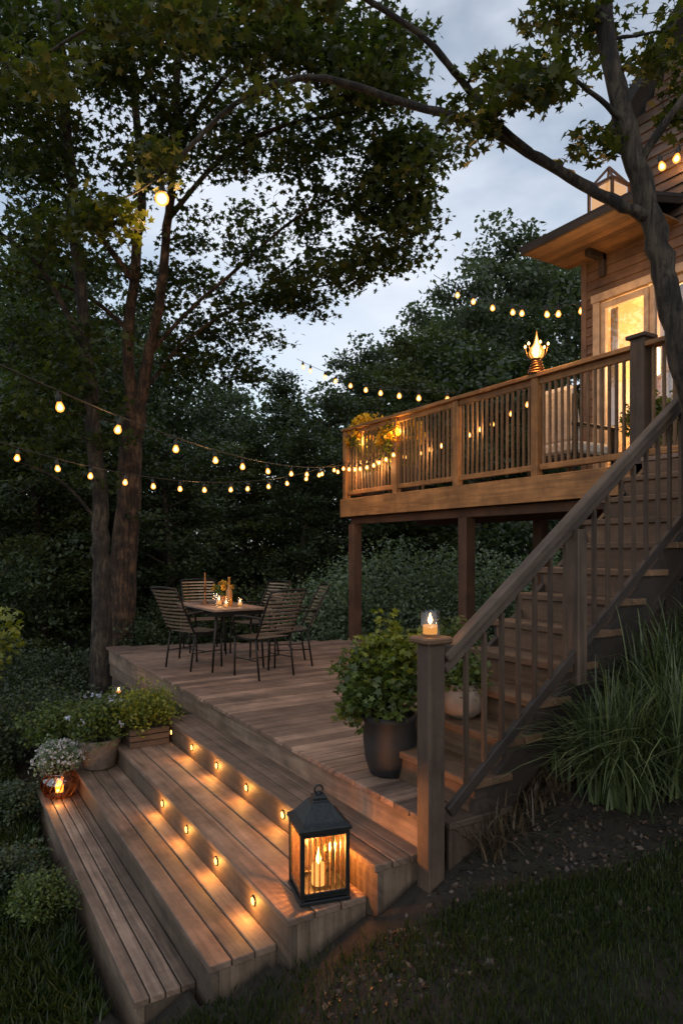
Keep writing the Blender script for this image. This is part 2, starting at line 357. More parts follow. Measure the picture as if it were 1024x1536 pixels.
seg(rl,'lower_rail',M_rail,5.51,5.55,3.35,3.64,UZ+.07,UZ+.13); seg(rl,'lower_rail',M_rail,5.6,7.2,8.72,8.76,UZ+.07,UZ+.13)
def bal(par,x,y,z0,z1,mat=M_bal):
    m=MB(); m.bx(x-.012,x+.012,y-.012,y+.012,z0,z1); part(par,m,'baluster',mat)
for i in range(4):
    a,b=PY[i+1]+.06,PY[i]-.06; n=14
    for j in range(n): bal(rl,5.53,a+(b-a)*(j+.5)/n,UZ+.13,RT-.1)
for j in range(3): bal(rl,5.53,3.40+.1*j,UZ+.13,RT-.03)
for j in range(13): bal(rl,5.65+j*.115,8.74,UZ+.13,RT-.03)
# ---------------------------------------------------------------- staircase
sc=thing('staircase',(3.8,3,-1.4),'solid brown wooden staircase climbing from lower deck to raised deck','staircase')
RS=(UZ-DZ)/12; RN=.24
for i in range(1,12):
    x0=2.45+RN*(i-1); z=DZ+RS*i
    m=MB(); m.bx(x0-.02,x0+.125,2.60,3.46,z-.042,z); m.bx(x0+.13,x0+.27,2.60,3.46,z-.042,z); part(sc,m,'tread',M_tread,bevel=.005)
for i in range(1,13):
    x0=2.45+RN*(i-1); z=DZ+RS*i
    m=MB(); m.bx(x0+.004,x0+.026,2.66,3.42,z-RS+.002,z-.044); part(sc,m,'riser',M_tread)
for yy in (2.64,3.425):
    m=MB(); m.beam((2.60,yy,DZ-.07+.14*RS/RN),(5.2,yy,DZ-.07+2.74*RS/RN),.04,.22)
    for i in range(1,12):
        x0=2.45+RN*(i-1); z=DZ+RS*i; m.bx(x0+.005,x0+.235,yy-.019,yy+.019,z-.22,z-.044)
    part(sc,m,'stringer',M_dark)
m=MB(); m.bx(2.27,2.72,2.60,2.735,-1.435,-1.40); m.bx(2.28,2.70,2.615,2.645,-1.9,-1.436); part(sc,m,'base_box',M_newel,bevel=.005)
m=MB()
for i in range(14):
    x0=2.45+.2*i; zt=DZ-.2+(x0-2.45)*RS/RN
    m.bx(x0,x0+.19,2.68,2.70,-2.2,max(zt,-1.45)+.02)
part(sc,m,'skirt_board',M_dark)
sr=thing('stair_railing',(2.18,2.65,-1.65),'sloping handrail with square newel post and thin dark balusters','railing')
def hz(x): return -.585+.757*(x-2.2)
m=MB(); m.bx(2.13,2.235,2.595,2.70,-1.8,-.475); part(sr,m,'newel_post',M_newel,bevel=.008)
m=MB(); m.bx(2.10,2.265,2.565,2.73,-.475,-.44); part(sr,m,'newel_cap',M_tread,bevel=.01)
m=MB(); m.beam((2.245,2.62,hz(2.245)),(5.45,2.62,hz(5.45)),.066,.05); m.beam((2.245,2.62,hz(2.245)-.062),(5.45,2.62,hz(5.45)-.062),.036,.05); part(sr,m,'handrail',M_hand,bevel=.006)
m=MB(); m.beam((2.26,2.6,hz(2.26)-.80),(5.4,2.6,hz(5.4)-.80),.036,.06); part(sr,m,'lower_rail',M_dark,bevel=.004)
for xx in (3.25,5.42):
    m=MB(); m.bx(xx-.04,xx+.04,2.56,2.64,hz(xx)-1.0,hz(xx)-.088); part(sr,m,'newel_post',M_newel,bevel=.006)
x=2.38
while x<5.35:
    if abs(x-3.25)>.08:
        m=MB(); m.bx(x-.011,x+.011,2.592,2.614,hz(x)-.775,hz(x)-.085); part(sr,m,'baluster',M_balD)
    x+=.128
# ---------------------------------------------------------------- house
hs_=thing('house',(8,4,-1),'brown clapboard house with overhanging eave and lit glass door','house')
def siding(m,x,ya,yb,z0,z1,holes=(),topf=None):
    z=z0
    while z<z1:
        segs=[(ya,yb)]
        for (a,b,c,d) in holes:
            if z+.12>c and z<d:
                ns=[]
                for s0,s1 in segs:
                    if s0<a: ns.append((s0,min(a,s1)))
                    if s1>b: ns.append((max(b,s0),s1))
                segs=ns
        for s0,s1 in segs:
            if topf: s1=min(s1,topf(z+.06))
            if s1-s0<.03: continue
            m.beam((x,s0,z+.06),(x,s1,z+.06),.022,.128,up=(.2,0,1))
        z+=.115
m=MB(); siding(m,7.2,-1,5.66,-.6,3.86,[(3.3,5.38,.78,3.12)])
siding(m,7.2,-1,5.0,3.895,8.2,[],lambda z:5.0-(z-5.0)*1.0 if z>5.0 else 5.0)
m.bx(7.22,7.3,-1,3.3,-2,3.9);m.bx(7.22,7.3,5.38,5.6,-2,3.9);m.bx(7.22,7.3,3.3,5.38,-2,.78);m.bx(7.22,7.3,3.3,5.38,3.12,3.9)
m.bx(7.3,11,5.58,5.64,-2,3.9); m.bx(7.27,7.33,-1,4.9,3.9,5.0); m.bx(7.3,11,4.9,4.96,3.9,5.0)
m.bx(7.17,7.24,5.6,5.68,-.6,3.86)
part(hs_,m,'wall',M_side)
m=MB(); m.beam((7.95,5.25,4.95),(7.95,1.5,8.7),1.9,.14,m=0,up=(0,.6,1)); part(hs_,m,'upper_roof',[M_roof])
m=MB(); m.beam((6.32,4.35,3.74),(6.32,5.9,3.74),.03,.10,0)
m.beam((6.33,5.9,3.73),(7.25,5.9,3.93),.03,.09); m.beam((6.33,4.34,3.73),(7.2,4.34,3.93),.03,.09)
rf=MB()
Mx=Matrix.Rotation(math.radians(-13),3,'Y'); rf.box((6.78,5.13,3.88),(.98,1.62,.04),Mx,0)
rf.box((7.7,5.25,4.0),(1.1,1.2,.05),None,0)
r_=part(hs_,rf,'eave_roof',M_roof)
part(r_,m,'fascia',M_dark,bevel=.004)
m=MB(); 
for i in range(8): m.bx(6.34+i*.106,6.34+i*.106+.103,4.36,5.88,3.69,3.71)
part(r_,m,'soffit',M_soff)
m=MB(); m.bx(7.1,7.17,5.3,5.38,3.4,3.68); m.bx(6.85,7.17,5.3,5.38,3.60,3.688); part(r_,m,'bracket',M_dark,bevel=.01)
# small roof lantern
rlan=MB(); x0,x1,y0,y1=6.80,7.12,4.95,5.27; xc,yc=(x0+x1)/2,(y0+y1)/2
for (a,b) in (((x0,y1),(x0,y0)),((x0,y0),(x1,y0)),((x0,y1),(x1,y1))):
    rlan.beam((*a,4.05),(*b,4.05),.03,.04); rlan.beam((*a,4.36),(*b,4.36),.03,.04)
for a in ((x0,y1),(x0,y0),(x1,y1),(x1,y0)): rlan.beam((*a,3.85),(*a,4.36),.03,.03); rlan.beam((*a,4.36),(xc,yc,4.6),.025,.025)
ro=part(hs_,rlan,'roof_window',M_post)
m=MB(); m.bx(x0+.02,x1-.02,y0+.02,y1-.02,4.07,4.34); part(ro,m,'pane',emit('frosted_pane_glow',(1,.5,.18),.8,.35))
m=MB(); m.lathe([(.001,-.06),(.045,-.03),(.05,.01),(.03,.05),(.001,.07)],(xc,yc,4.21),14); part(ro,m,'bulb',M_core,True)
plight(hs_,(xc,yc,4.26),7,(1,.55,.22),.05)
# door / windows
wn=MB()
for a,b in ((4.72,5.36),(4.06,4.70),(3.34,4.04)):
    wn.bx(7.14,7.2,a,a+.06,.8,3.08); wn.bx(7.14,7.2,b-.06,b,.8,3.08); wn.bx(7.142,7.198,a+.06,b-.06,3.0,3.08); wn.bx(7.142,7.198,a+.06,b-.06,.8,.92)
wn.bx(7.12,7.2,3.26,3.32,.78,3.1); wn.bx(7.12,7.2,5.38,5.47,.78,3.1); wn.bx(7.11,7.2,3.24,5.49,3.1,3.2)
wf=part(hs_,wn,'glass_door',M_white,bevel=.005)
m=MB(); m.bx(7.165,7.175,3.38,5.32,.9,3.02); part(wf,m,'pane',M_win)
m=MB(); m.bx(9.0,9.05,3.0,5.5,.7,3.3); m.bx(7.31,9.0,5.45,5.5,.7,3.3); m.bx(7.31,9,3.0,3.05,.7,3.3); m.bx(7.31,9,3.05,5.45,3.25,3.3); m.bx(7.31,9,3.05,5.45,.7,.76); part(hs_,m,'room_wall',M_wall)
m=MB()
for i in range(22):
    yy=4.05+i*.03; m.bx(7.34+.02*(i%2),7.36+.02*(i%2),yy,yy+.031,.8,3.05)
for i in range(4):
    yy=5.26+i*.03; m.bx(7.34+.02*(i%2),7.36+.02*(i%2),yy,yy+.031,.8,3.05)
part(hs_,m,'curtain',M_curt)
m=MB(); m.bx(8.1,8.8,5.415,5.445,1.95,2.5); m.bx(7.5,8.5,5.1,5.44,.77,1.25); part(hs_,m,'cabinet',M_post)
m=MB(); m.lathe([(.13,-.14),(.18,-.1),(.15,.16),(.11,.18)],(7.72,5.10,2.35),20); m.lathe([(.02,0),(.02,1.0)],(7.72,5.10,1.26),8); part(hs_,m,'room_lamp',emit('lampshade_glow',(1,.66,.3),14))
plight(hs_,(7.8,4.8,2.35),170,(1,.6,.27),.12)
plight(hs_,(6.75,5.0,3.2),3,(1,.5,.18),.05)  # added fill light with no fixture, warms the soffit and upper deck
# ---------------------------------------------------------------- string lights
bm=MB(); bm.lathe([(.003,-.058),(.015,-.054),(.0235,-.04),(.0235,-.028),(.016,-.010),(.011,0)],n=14,m=0); bm.lathe([(.001,-.048),(.012,-.043),(.015,-.032),(.008,-.016),(.001,-.01)],n=10,m=1); bulbme=bm.mesh('bulb',[M_bulb,M_core],(0,0,0),True)
sm=MB(); sm.lathe([(.014,0),(.016,.004),(.016,.034),(.008,.042),(.004,.06)],n=10); sockme=sm.mesh('socket',M_cable,(0,0,0),True)
def strand(A,B,sag,n,t0=.04,t1=.97,lab='sagging string of warm globe bulbs on black cable',lights=(),bs=1.0,lw=4,jit=.12):
    A=Vector(A);B=Vector(B); f=lambda t:A.lerp(B,t)-Vector((0,0,4*sag*t*(1-t)))
    s=thing('string_light',A,lab,'string lights','strings of warm festoon bulbs')
    m=MB(); m.tube([f(i/40) for i in range(41)],.005,6); part(s,m,'cable',M_cable,True)
    for i in range(n):
        t=t0+(t1-t0)*(i+random.uniform(-jit,jit))/(n-1); p=f(min(max(t,0),1))-Vector((0,0,.062))
        o=bpy.data.objects.new('bulb',bulbme); COL.objects.link(o); o.parent=s; o.location=p-A; o.rotation_euler=(random.uniform(-.2,.2),random.uniform(-.2,.2),0); o.scale=(bs,)*3
        o2=bpy.data.objects.new('socket',sockme); COL.objects.link(o2); o2.parent=o
        if i in lights: plight(s,p-Vector((0,0,.09)),lw,(1,.5,.18),.03)
    return s
strand(P(-70,515,3.2),P(516,697,10.35),.24,10,.1,.94,lights=(1,3,5),bs=1.05)
strand(P(-70,640,5.5),P(516,690,10.3),.40,15,.03,.96,lights=(3,7,11),lw=7,bs=1.1)
strand(P(650,412,11),P(884,452,8.55),.25,8,.22,.97,bs=1.5,lights=(6,),jit=.3)
strand(P(445,538,14),P(690,588,8.4),.18,10,.05,.95,bs=1.45,jit=.2)
strand((5.64,8.7,1.45),(5.64,5.0,1.75),.18,15,.03,.95,lights=(1,4,8,12),lw=6,bs=1.15,jit=.3)
strand((5.42,8.75,1.36),(5.42,7.3,1.42),.10,9,.05,.95,lights=(2,6),lw=5,bs=1.1)
strand((7.1,4.6,4.5),(7.05,3.9,4.65),.1,4,.1,.9,bs=1.7,lights=(1,))
# pendant globe
pg=thing('pendant_globe',P(243,298,4.6),'glowing round globe lamp hanging from a branch','lamp')
c=P(243,298,4.6)
m=MB(); m.lathe([(.001,-.048)]+[(.048*math.sin(a),-.048*math.cos(a)) for a in np.linspace(.3,2.8,9)],c,18); part(pg,m,'globe',M_bulb,True)
m=MB(); m.lathe([(.001,-.032)]+[(.034*math.sin(a),-.034*math.cos(a)) for a in np.linspace(.4,2.8,7)],c,14); part(pg,m,'bulb',M_core,True)
m=MB(); m.lathe([(.018,.045),(.018,.08),(.006,.09)],c,12); m.tube([c+Vector((0,0,.08)),c+Vector((0,0,.26))],.003,5); part(pg,m,'socket',M_cable)
plight(pg,c-Vector((0,0,.08)),20,(1,.55,.2),.05)
# ---------------------------------------------------------------- trees
def treething(name,limbs,blobs,leaf,shape,mat,barkm,label,nl,spread=.3,flat=.4,base=None,sec=45,twr=.012,cat='tree'):
    base=Vector(limbs[0][0][0]) if base is None else base
    th=thing(name,base,label,cat,'garden trees'); tk=MB(); S_=[];R_=[]
    for pts,r0,r1 in limbs:
        pts=[Vector(p) for p in pts]; fine=[]
        for i in range(len(pts)-1):
            p0=pts[max(i-1,0)];p1=pts[i];p2=pts[i+1];p3=pts[min(i+2,len(pts)-1)]
            for k in range(5):
                t=k/5; q=.5*((2*p1)+(p2-p0)*t+(2*p0-5*p1+4*p2-p3)*t*t+(3*p1-p0-3*p2+p3)*t**3)
                fine.append(q+Vector([random.uniform(-1,1)*r0*.14 for _ in range(3)]))
        fine.append(pts[-1]); n=len(fine)
        rad=[(r0+(r1-r0)*(i/(n-1))**.8)*(1+.08*random.uniform(-1,1)) for i in range(n)]
        tk.tube(fine,rad,14 if r0>.08 else 8)
        for i,q in enumerate(fine[3:]): S_.append(q);R_.append(rad[i+3])
    Cs=[]
    for (px,py,d,rx,ry,nc,dd) in blobs:
        for _ in range(nc):
            a=rng.normal(size=3); a=a/np.linalg.norm(a)*rng.random()**.4
            dp=d+a[2]*dd; Cs.append(P(px+a[0]*rx,py+a[1]*ry,dp))
    idx=rng.permutation(len(Cs)); L=[]
    Sa=[tuple(s) for s in S_]; Sr=list(R_)
    for j,ii in enumerate(idx):
        c=Cs[ii]; A=np.array(Sa); d=A-np.array(c); dist=np.sqrt((d**2).sum(1))+.6*np.clip(d[:,2],0,9); k=int(dist.argmin()); s=Vector(Sa[k]); dl=(c-s).length
        r0=min(Sr[k]*.6,(.022 if j<sec else twr)*(.5+dl*.5)); r0=max(r0,.004)
        mid=s.lerp(c,.5)+Vector((0,0,.12*dl))+Vector([random.uniform(-.08,.08)*dl for _ in range(3)])
        q=[s,s.lerp(mid,.55)+Vector((0,0,.02*dl)),mid,mid.lerp(c,.55)+Vector((0,0,.03*dl)),c]
        rr=[r0,r0*.85,r0*.65,r0*.5,.003]; tk.tube(q,rr,5,cap=False)
        if j<sec*4:
            for u,rv in zip(q[1:],rr[1:]): Sa.append(tuple(u)); Sr.append(max(rv,.005))
        nn=int(nl*rng.uniform(.35,1.5))
        al=rng.uniform(.5,1.05,(nn,1)); base_=np.array(s)[None]*(1-al)+np.array(c)[None]*al
        off=gauss(nn)*spread*np.array([1,1,flat]); L.append(base_+off)
    L=np.concatenate(L); part(th,tk,'trunk',barkm,True)
    lm=leafmesh('crown',L,leaf,shape,mat,base); part(th,lm,'crown'); return th
def gz(v): return Vector((v.x,v.y,float(hgt(v.x,v.y))-.15))
a0=gz(P(178,930,11.3))
trunkA=[a0,P(185,880,11.3),P(192,760,11.3),P(200,640,11.3),P(205,600,11.3)]
lA=[(trunkA,.25,.16),
 ([P(202,625,11.3),P(192,520,11.2),P(203,400,11),P(212,280,10.6),P(200,120,10),P(185,-60,9.6)],.12,.04),
 ([P(208,620,11.3),P(222,540,11.2),P(240,450,10.8),P(250,340,10.4),P(262,230,9.8),P(270,60,9.3),P(290,-80,9)],.11,.035),
 ([P(225,530,11.2),P(290,460,11),P(360,400,10.6),P(440,330,10),P(540,280,9.5),P(620,260,9)],.04,.01),
 ([P(252,330,10.4),P(330,240,10),P(420,190,9.5),P(520,170,9),P(620,150,8.6)],.045,.012),
 ([P(215,590,11.3),P(270,520,11.4),P(340,470,11.2),P(430,440,10.8),P(530,420,10)],.038,.01),
 ([P(200,420,11),P(130,330,10.6),P(60,260,10),P(-40,200,9.5)],.06,.02),
 ([P(262,220,9.8),P(350,100,9.2),P(450,40,8.6),P(560,10,8.2)],.05,.012),
 ([P(197,500,11.2),P(140,450,11),P(70,420,10.6),P(0,400,10)],.045,.012)]
bA=[(70,70,9,170,120,70,1.3),(250,60,8.8,150,100,52,1.2),(420,50,8.5,150,80,56,1.0),(555,120,8.6,75,100,42,.9),(610,235,8.9,60,50,32,.8),
 (580,330,9.3,75,50,34,.8),(450,230,9.6,130,90,52,1),(310,190,9.8,110,90,32,1.2),(120,240,10,160,120,56,1.3),(520,400,10,120,34,32,.9),
 (370,345,10.8,120,50,26,1.2),(70,430,10.8,110,120,50,1.2),(270,450,11.6,110,80,32,1),(420,455,11,100,30,24,.8),(330,530,12,120,50,36,.9),(60,600,11.5,110,70,34,1),(590,40,8.3,30,40,7,.6)]
treething('broadleaf_tree',lA,bA,.09,MP,M_leafA,M_barkA,'tall forked tree with dark spreading leafy canopy',56,.21,.4)
b0=gz(P(152,1035,9.9))
lB=[([b0,P(152,960,9.9),P(152,860,9.9),P(150,770,9.9),P(142,640,9.8),P(125,500,9.7),P(110,300,9.4),P(90,60,9),P(80,-60,9)],.175,.05),
 ([P(146,780,9.9),P(90,720,9.6),P(20,690,9.3)],.03,.012),([P(125,520,9.7),P(60,400,9.2),P(-30,330,8.6)],.05,.02)]
bB=[(40,330,8.8,110,110,30,1),(30,150,8.6,90,110,28,1),(20,640,9.3,70,60,18,.8),(110,560,9.8,90,80,24,.8),(130,680,9.9,60,50,12,.6)]
treething('broadleaf_tree',lB,bB,.09,MP,M_leafA,M_barkB,'straight rough barked tree standing beside the deck edge',50,.21,.4)
d0=gz(W(2.56,4.3,0))
lD=[([d0,P(1072,760,4.3),P(1040,600,4.3),P(1008,470,4.32),P(985,370,4.35),P(958,270,4.4),P(935,170,4.45),P(908,60,4.5),P(898,-100,4.6)],.10,.055),
 ([P(968,325,4.35),P(925,305,4.35),P(870,275,4.4),P(790,228,4.4),P(700,180,4.5),P(600,152,4.6),P(500,120,4.6),P(455,117,4.65),P(400,130,4.65),P(340,165,4.65),P(290,215,4.6),P(262,245,4.6),P(240,255,4.6)],.042,.011),
 ([P(800,235,4.4),P(740,180,4.3),P(690,120,4.2),P(640,60,4.1),P(560,5,4.0),P(480,-50,3.9)],.028,.015),
 ([P(940,190,4.45),P(900,150,4.3),P(840,110,4.1),P(760,90,4.0)],.022,.008),
 ([P(955,250,4.4),P(1000,180,4.3),P(1060,100,4.2)],.033,.018),
 ([P(262,245,4.6),P(210,285,4.5),P(150,310,4.4),P(120,325,4.4)],.010,.004),
 ([P(480,-50,3.9),P(300,-20,4),P(140,40,4.1),P(40,100,4.2)],.016,.007)]
bD=[(780,120,4.2,95,55,30,.5),(700,190,4.4,45,40,8,.3),(880,225,4.5,50,30,7,.2),(985,60,4.6,90,80,20,.3),(1010,170,4.6,50,40,4,.2),(840,30,4.5,70,40,12,.3),
 (165,320,4.45,62,34,17,.25),(60,110,4.2,90,60,16,.4),(240,25,4.0,160,40,16,.4),(430,10,4.0,110,25,9,.4),(400,140,4.6,80,30,4,.3),(230,230,4.6,60,50,8,.3)]
treething('maple_tree',lD,bD,.066,MP,M_leafB,M_barkB,'slender maple with long arching bough over the deck',23,.08,.6,sec=20,twr=.005)
# forest
def forest(seed,H,R,nc,nl,lsz,mat,narrow=1.0,con=False):
    global rng; rng=np.random.default_rng(seed); random.seed(seed)
    th=thing('forest_tree',(0,0,0),'leafy green woodland tree','tree','woodland trees'); tk=MB()
    pts=[Vector((math.sin(i*.8+seed)*.12,math.cos(i*.7)*.12,H*.85*i/8)) for i in range(9)]; tk.tube(pts,[.17*(1-i/9.5)+.02 for i in range(9)],9)
    L=[]
    for b in range(34):
        h=(b+rng.random())/34; z=H*(.1+.86*h)
        rm=R*narrow*((1.02-h) if con else max(.25,math.sin(math.pi*(.15+.8*h)))**.75)*rng.uniform(.7,1.2); a=b*2.4+rng.uniform(-.4,.4)
        tip=Vector((rm*math.cos(a),rm*math.sin(a),z)); s=Vector((0,0,max(z-.45*rm*(0 if con else 1),.3))); tk.tube([s,s.lerp(tip,.5)+Vector((0,0,.15)),tip],[.05,.03,.006],4,cap=False)
        for _ in range(nc//34):
            u=rng.uniform(.35,1.08); c=np.array(s.lerp(tip,u))+rng.normal(size=3)*np.array([.3,.3,.14])*R/2.5*(.5+.6*u)
            L.append(c[None]+gauss(nl)*np.array([.24,.24,.10])*R/2.4)
    part(th,tk,'trunk',M_barkB,True); part(th,leafmesh('crown',np.concatenate(L),lsz,RH,mat,up=.5),'crown'); return th
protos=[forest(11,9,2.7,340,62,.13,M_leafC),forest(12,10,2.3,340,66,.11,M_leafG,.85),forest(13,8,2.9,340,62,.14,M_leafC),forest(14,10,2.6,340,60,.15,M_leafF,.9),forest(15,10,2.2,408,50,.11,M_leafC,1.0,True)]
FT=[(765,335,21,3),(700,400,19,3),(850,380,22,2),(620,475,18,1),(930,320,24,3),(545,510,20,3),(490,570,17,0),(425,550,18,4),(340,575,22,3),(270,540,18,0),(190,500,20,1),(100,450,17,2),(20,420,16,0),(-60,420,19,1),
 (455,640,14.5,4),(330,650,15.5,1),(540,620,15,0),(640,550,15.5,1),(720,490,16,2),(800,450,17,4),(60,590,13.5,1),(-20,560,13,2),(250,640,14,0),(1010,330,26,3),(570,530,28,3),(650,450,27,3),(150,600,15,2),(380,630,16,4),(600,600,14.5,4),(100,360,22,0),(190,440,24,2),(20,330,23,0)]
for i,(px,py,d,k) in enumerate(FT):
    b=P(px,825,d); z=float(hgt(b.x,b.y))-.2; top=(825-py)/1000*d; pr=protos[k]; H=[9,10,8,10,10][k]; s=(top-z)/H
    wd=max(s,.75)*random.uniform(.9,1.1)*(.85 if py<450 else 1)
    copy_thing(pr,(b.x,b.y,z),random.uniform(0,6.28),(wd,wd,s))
for pr in protos:
    for o in kids(pr)+[pr]: bpy.data.objects.remove(o)
rng=np.random.default_rng(5)
L=[]
for _ in range(1300):
    px=rng.uniform(-300,1400); d=rng.uniform(32,42); top=np.interp(px,[-300,100,300,480,600,700,780,1400],[350,450,590,590,540,450,400,350])
    L.append(np.array(P(px,rng.uniform(top,860),d))[None]+gauss(24)*.6)
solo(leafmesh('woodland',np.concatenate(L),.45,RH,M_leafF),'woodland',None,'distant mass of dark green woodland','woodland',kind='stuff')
# ---------------------------------------------------------------- shrubs
def shrub(name,c,rx,h,n,lsz,mat,label,shape=RH,group='garden shrubs',clump=.07,stems=9,z0=.0,cat='shrub'):
    c=Vector(c); th=thing(name,c,label,cat,group); L=[];st_=MB()
    nc=max(10,n//28)
    for i in range(nc):
        a=rng.normal(size=3); a/=np.linalg.norm(a); r=rng.random()**.35*rng.uniform(.8,1.12)
        p=np.array([a[0]*rx*r,a[1]*rx*r,z0+(h-z0)*(.5+.5*a[2]*r)])+np.array(c); L.append(p[None]+gauss(28)*clump)
        if i<stems*3: st_.tube([c,c.lerp(Vector(p),.5)+Vector((0,0,.04)),Vector(p)],[.008,.005,.002],4,cap=False)
    part(th,st_,'stem',M_barkB); L=np.concatenate(L); part(th,leafmesh('foliage',L,lsz,shape,mat,c,up=.5),'foliage')
    return th
def gp(px,d,dz=0):
    b=P(px,825,d); return Vector((b.x,b.y,float(hgt(b.x,b.y))+dz))
for px,d,rx,h,mt in [(580,12.0,1.3,2.7,M_leafE),(500,12.2,1.0,2.1,M_leafE),(660,12.2,1.1,2.4,M_leafE),(745,12.6,1.1,2.6,M_leafE),(430,13,1.0,1.9,M_leafC),(820,13.5,1.2,2.3,M_leafE),(350,13.3,1.1,1.8,M_leafG),(280,12.6,.9,1.6,M_leafC)]:
    shrub('background_shrub',gp(px,d),rx,h,9000,.07,mt,'large loose grey green shrub behind the deck',clump=.17,stems=12)
shrub('background_shrub',gp(215,11.2),.55,1.35,4000,.06,M_leafC,'rounded dark shrub beside the deck corner',clump=.08)
for px,d,rx,h in [(60,8.6,.7,.8),(-10,7.5,.6,.7),(105,8.2,.5,.7),(10,10,.9,1.2),(90,10.6,.8,1.0)]:
    shrub('garden_shrub',gp(px,d),rx,h,4500,.05,M_leafC,'low dark shrub on the shaded slope',clump=.08)
shrub('garden_shrub',gp(62,4.25),.2,.3,3600,.024,M_leafD,'small rounded green shrub beside the steps',clump=.03)
shrub('garden_shrub',gp(15,4.7),.24,.3,3000,.03,M_leafC,'small rounded green shrub beside the steps',clump=.04)
shrub('garden_shrub',gp(25,5.9),.3,.3,3600,.03,M_leafC,'small rounded green shrub beside the steps',clump=.04)
shrub('young_maple',gp(-25,7.2),.4,1.7,500,.08,M_leafY,'sparse yellow green sapling on the slope',shape=MP,clump=.1,z0=.9)
# potted plants
def pot(c,prof,mat,name,label):
    c=Vector(c); th=thing(name,c,label,'potted plant'); m=MB(); m.lathe(prof,c,28); part(th,m,'pot',mat,True)
    return th
def plantin(th,c,rx,h,n,lsz,mat,shape=RH,clump=.05,z0=0,flowers=None):
    c=Vector(c); b=BASE[th.name]; L=[];st_=MB(); nc=n//26
    for i in range(nc):
        a=rng.normal(size=3); a/=np.linalg.norm(a); r=rng.random()**.4*rng.uniform(.75,1.2)
        p=np.array([a[0]*rx*r,a[1]*rx*r,h*(.5+.55*a[2]*r)])+np.array(c); L.append(p[None]+gauss(26)*clump)
        if i<30: st_.tube([c-Vector((0,0,.05)),c.lerp(Vector(p),.5)+Vector((0,0,.03)),Vector(p)],[.007,.004,.002],4,cap=False)
    part(th,st_,'stem',M_barkB); part(th,leafmesh('foliage',np.concatenate(L),lsz,shape,mat,b,up=.5),'foliage')
    if flowers:
        fm,fn,fs=flowers; pts=[]
        for i in range(fn):
            a=rng.normal(size=3); a[2]=abs(a[2]); a/=np.linalg.norm(a); p=np.array([a[0]*rx*1.1,a[1]*rx*1.1,h*(.5+.6*a[2])])+np.array(c); pts.append(p[None]+rng.normal(size=(7,3))*fs*.35)
        part(th,leafmesh('flower',np.concatenate(pts),fs,RH,fm,b,up=.2),'flower')
pc=Vector((2.47,3.40,DZ)); PR=[(.11,0),(.125,.01),(.155,.1),(.168,.22),(.160,.32),(.172,.34),(.172,.375),(.158,.375),(.15,.34),(.0,.34)]
p_=pot(pc,PR,M_pot,'potted_shrub','tall charcoal pot with bushy green plant on deck')
plantin(p_,pc+Vector((-.06,.06,.32)),.26,.46,2900,.044,M_leafD,MP,.04); plantin(p_,pc+Vector((.02,0,.55)),.21,.36,1500,.042,M_leafY,MP,.045)
c=Vector((.99,6.27,-2.16)); p_=pot(c,[(.07,0),(.12,.03),(.15,.1),(.14,.17),(.1,.21),(.11,.22),(.09,.21)],M_amber,'flower_pot','round dark amber glass bowl of small white flowers')
m=MB()
for k in range(12):
    a=k*math.pi/6; m.tube([c+Vector((math.cos(a+.2*j)*r,math.sin(a+.2*j)*r,z)) for j,(r,z) in enumerate([(.075,.0),(.124,.03),(.155,.1),(.145,.17),(.105,.215)])],.005,5)
part(p_,m,'wire_cage',M_copper)
m=MB(); m.lathe([(.001,.03),(.03,.04),(.035,.09),(.02,.13),(.001,.15)],c,12); part(p_,m,'candle',emit('bowl_glow',(1,.42,.1),9),True)
plantin(p_,c+Vector((0,0,.2)),.2,.26,1800,.028,M_leafE,RH,.04,flowers=(M_petalW,120,.02)); plight(p_,c+Vector((-.06,-.22,.05)),1.2,(1,.4,.1),.03)
c=Vector((1.33,6.3,-1.97)); p_=pot(c,[(.11,0),(.14,.02),(.17,.18),(.19,.24),(.19,.27),(.16,.27),(.15,.23),(0,.23)],M_stone,'flower_pot','rough stone pot with trailing green plant')
plantin(p_,c+Vector((0,0,.22)),.26,.4,2600,.04,M_leafD,RH,.05,flowers=(M_petalB,14,.035))
c=Vector((1.72,6.2,-1.78)); p_=thing('flower_pot',c,'square wooden planter box with yellow green shrub','potted plant'); m=MB()
for k in range(3): m.bx(c.x-.18,c.x+.18,c.y-.15,c.y+.15,c.z+.001+k*.055,c.z+.05+k*.055)
part(p_,m,'planter_box',M_newel,bevel=.005); plantin(p_,c+Vector((0,0,.12)),.29,.38,3300,.034,M_leafY,RH,.045)
for X,Y in ((1.95,6.75),(1.55,6.85),(1.1,6.9)):
    c=Vector((X,Y,-2.1)); p_=thing('flower_pot',c,'dark pot with dense green foliage beside deck','potted plant'); m=MB(); m.lathe([(.13,-.35),(.18,0),(.2,.2),(.17,.2),(0,.18)],c,24); part(p_,m,'pot',M_stone,True); plantin(p_,c+Vector((0,0,.15)),.32,.48,3000,.04,M_leafD,RH,.05)
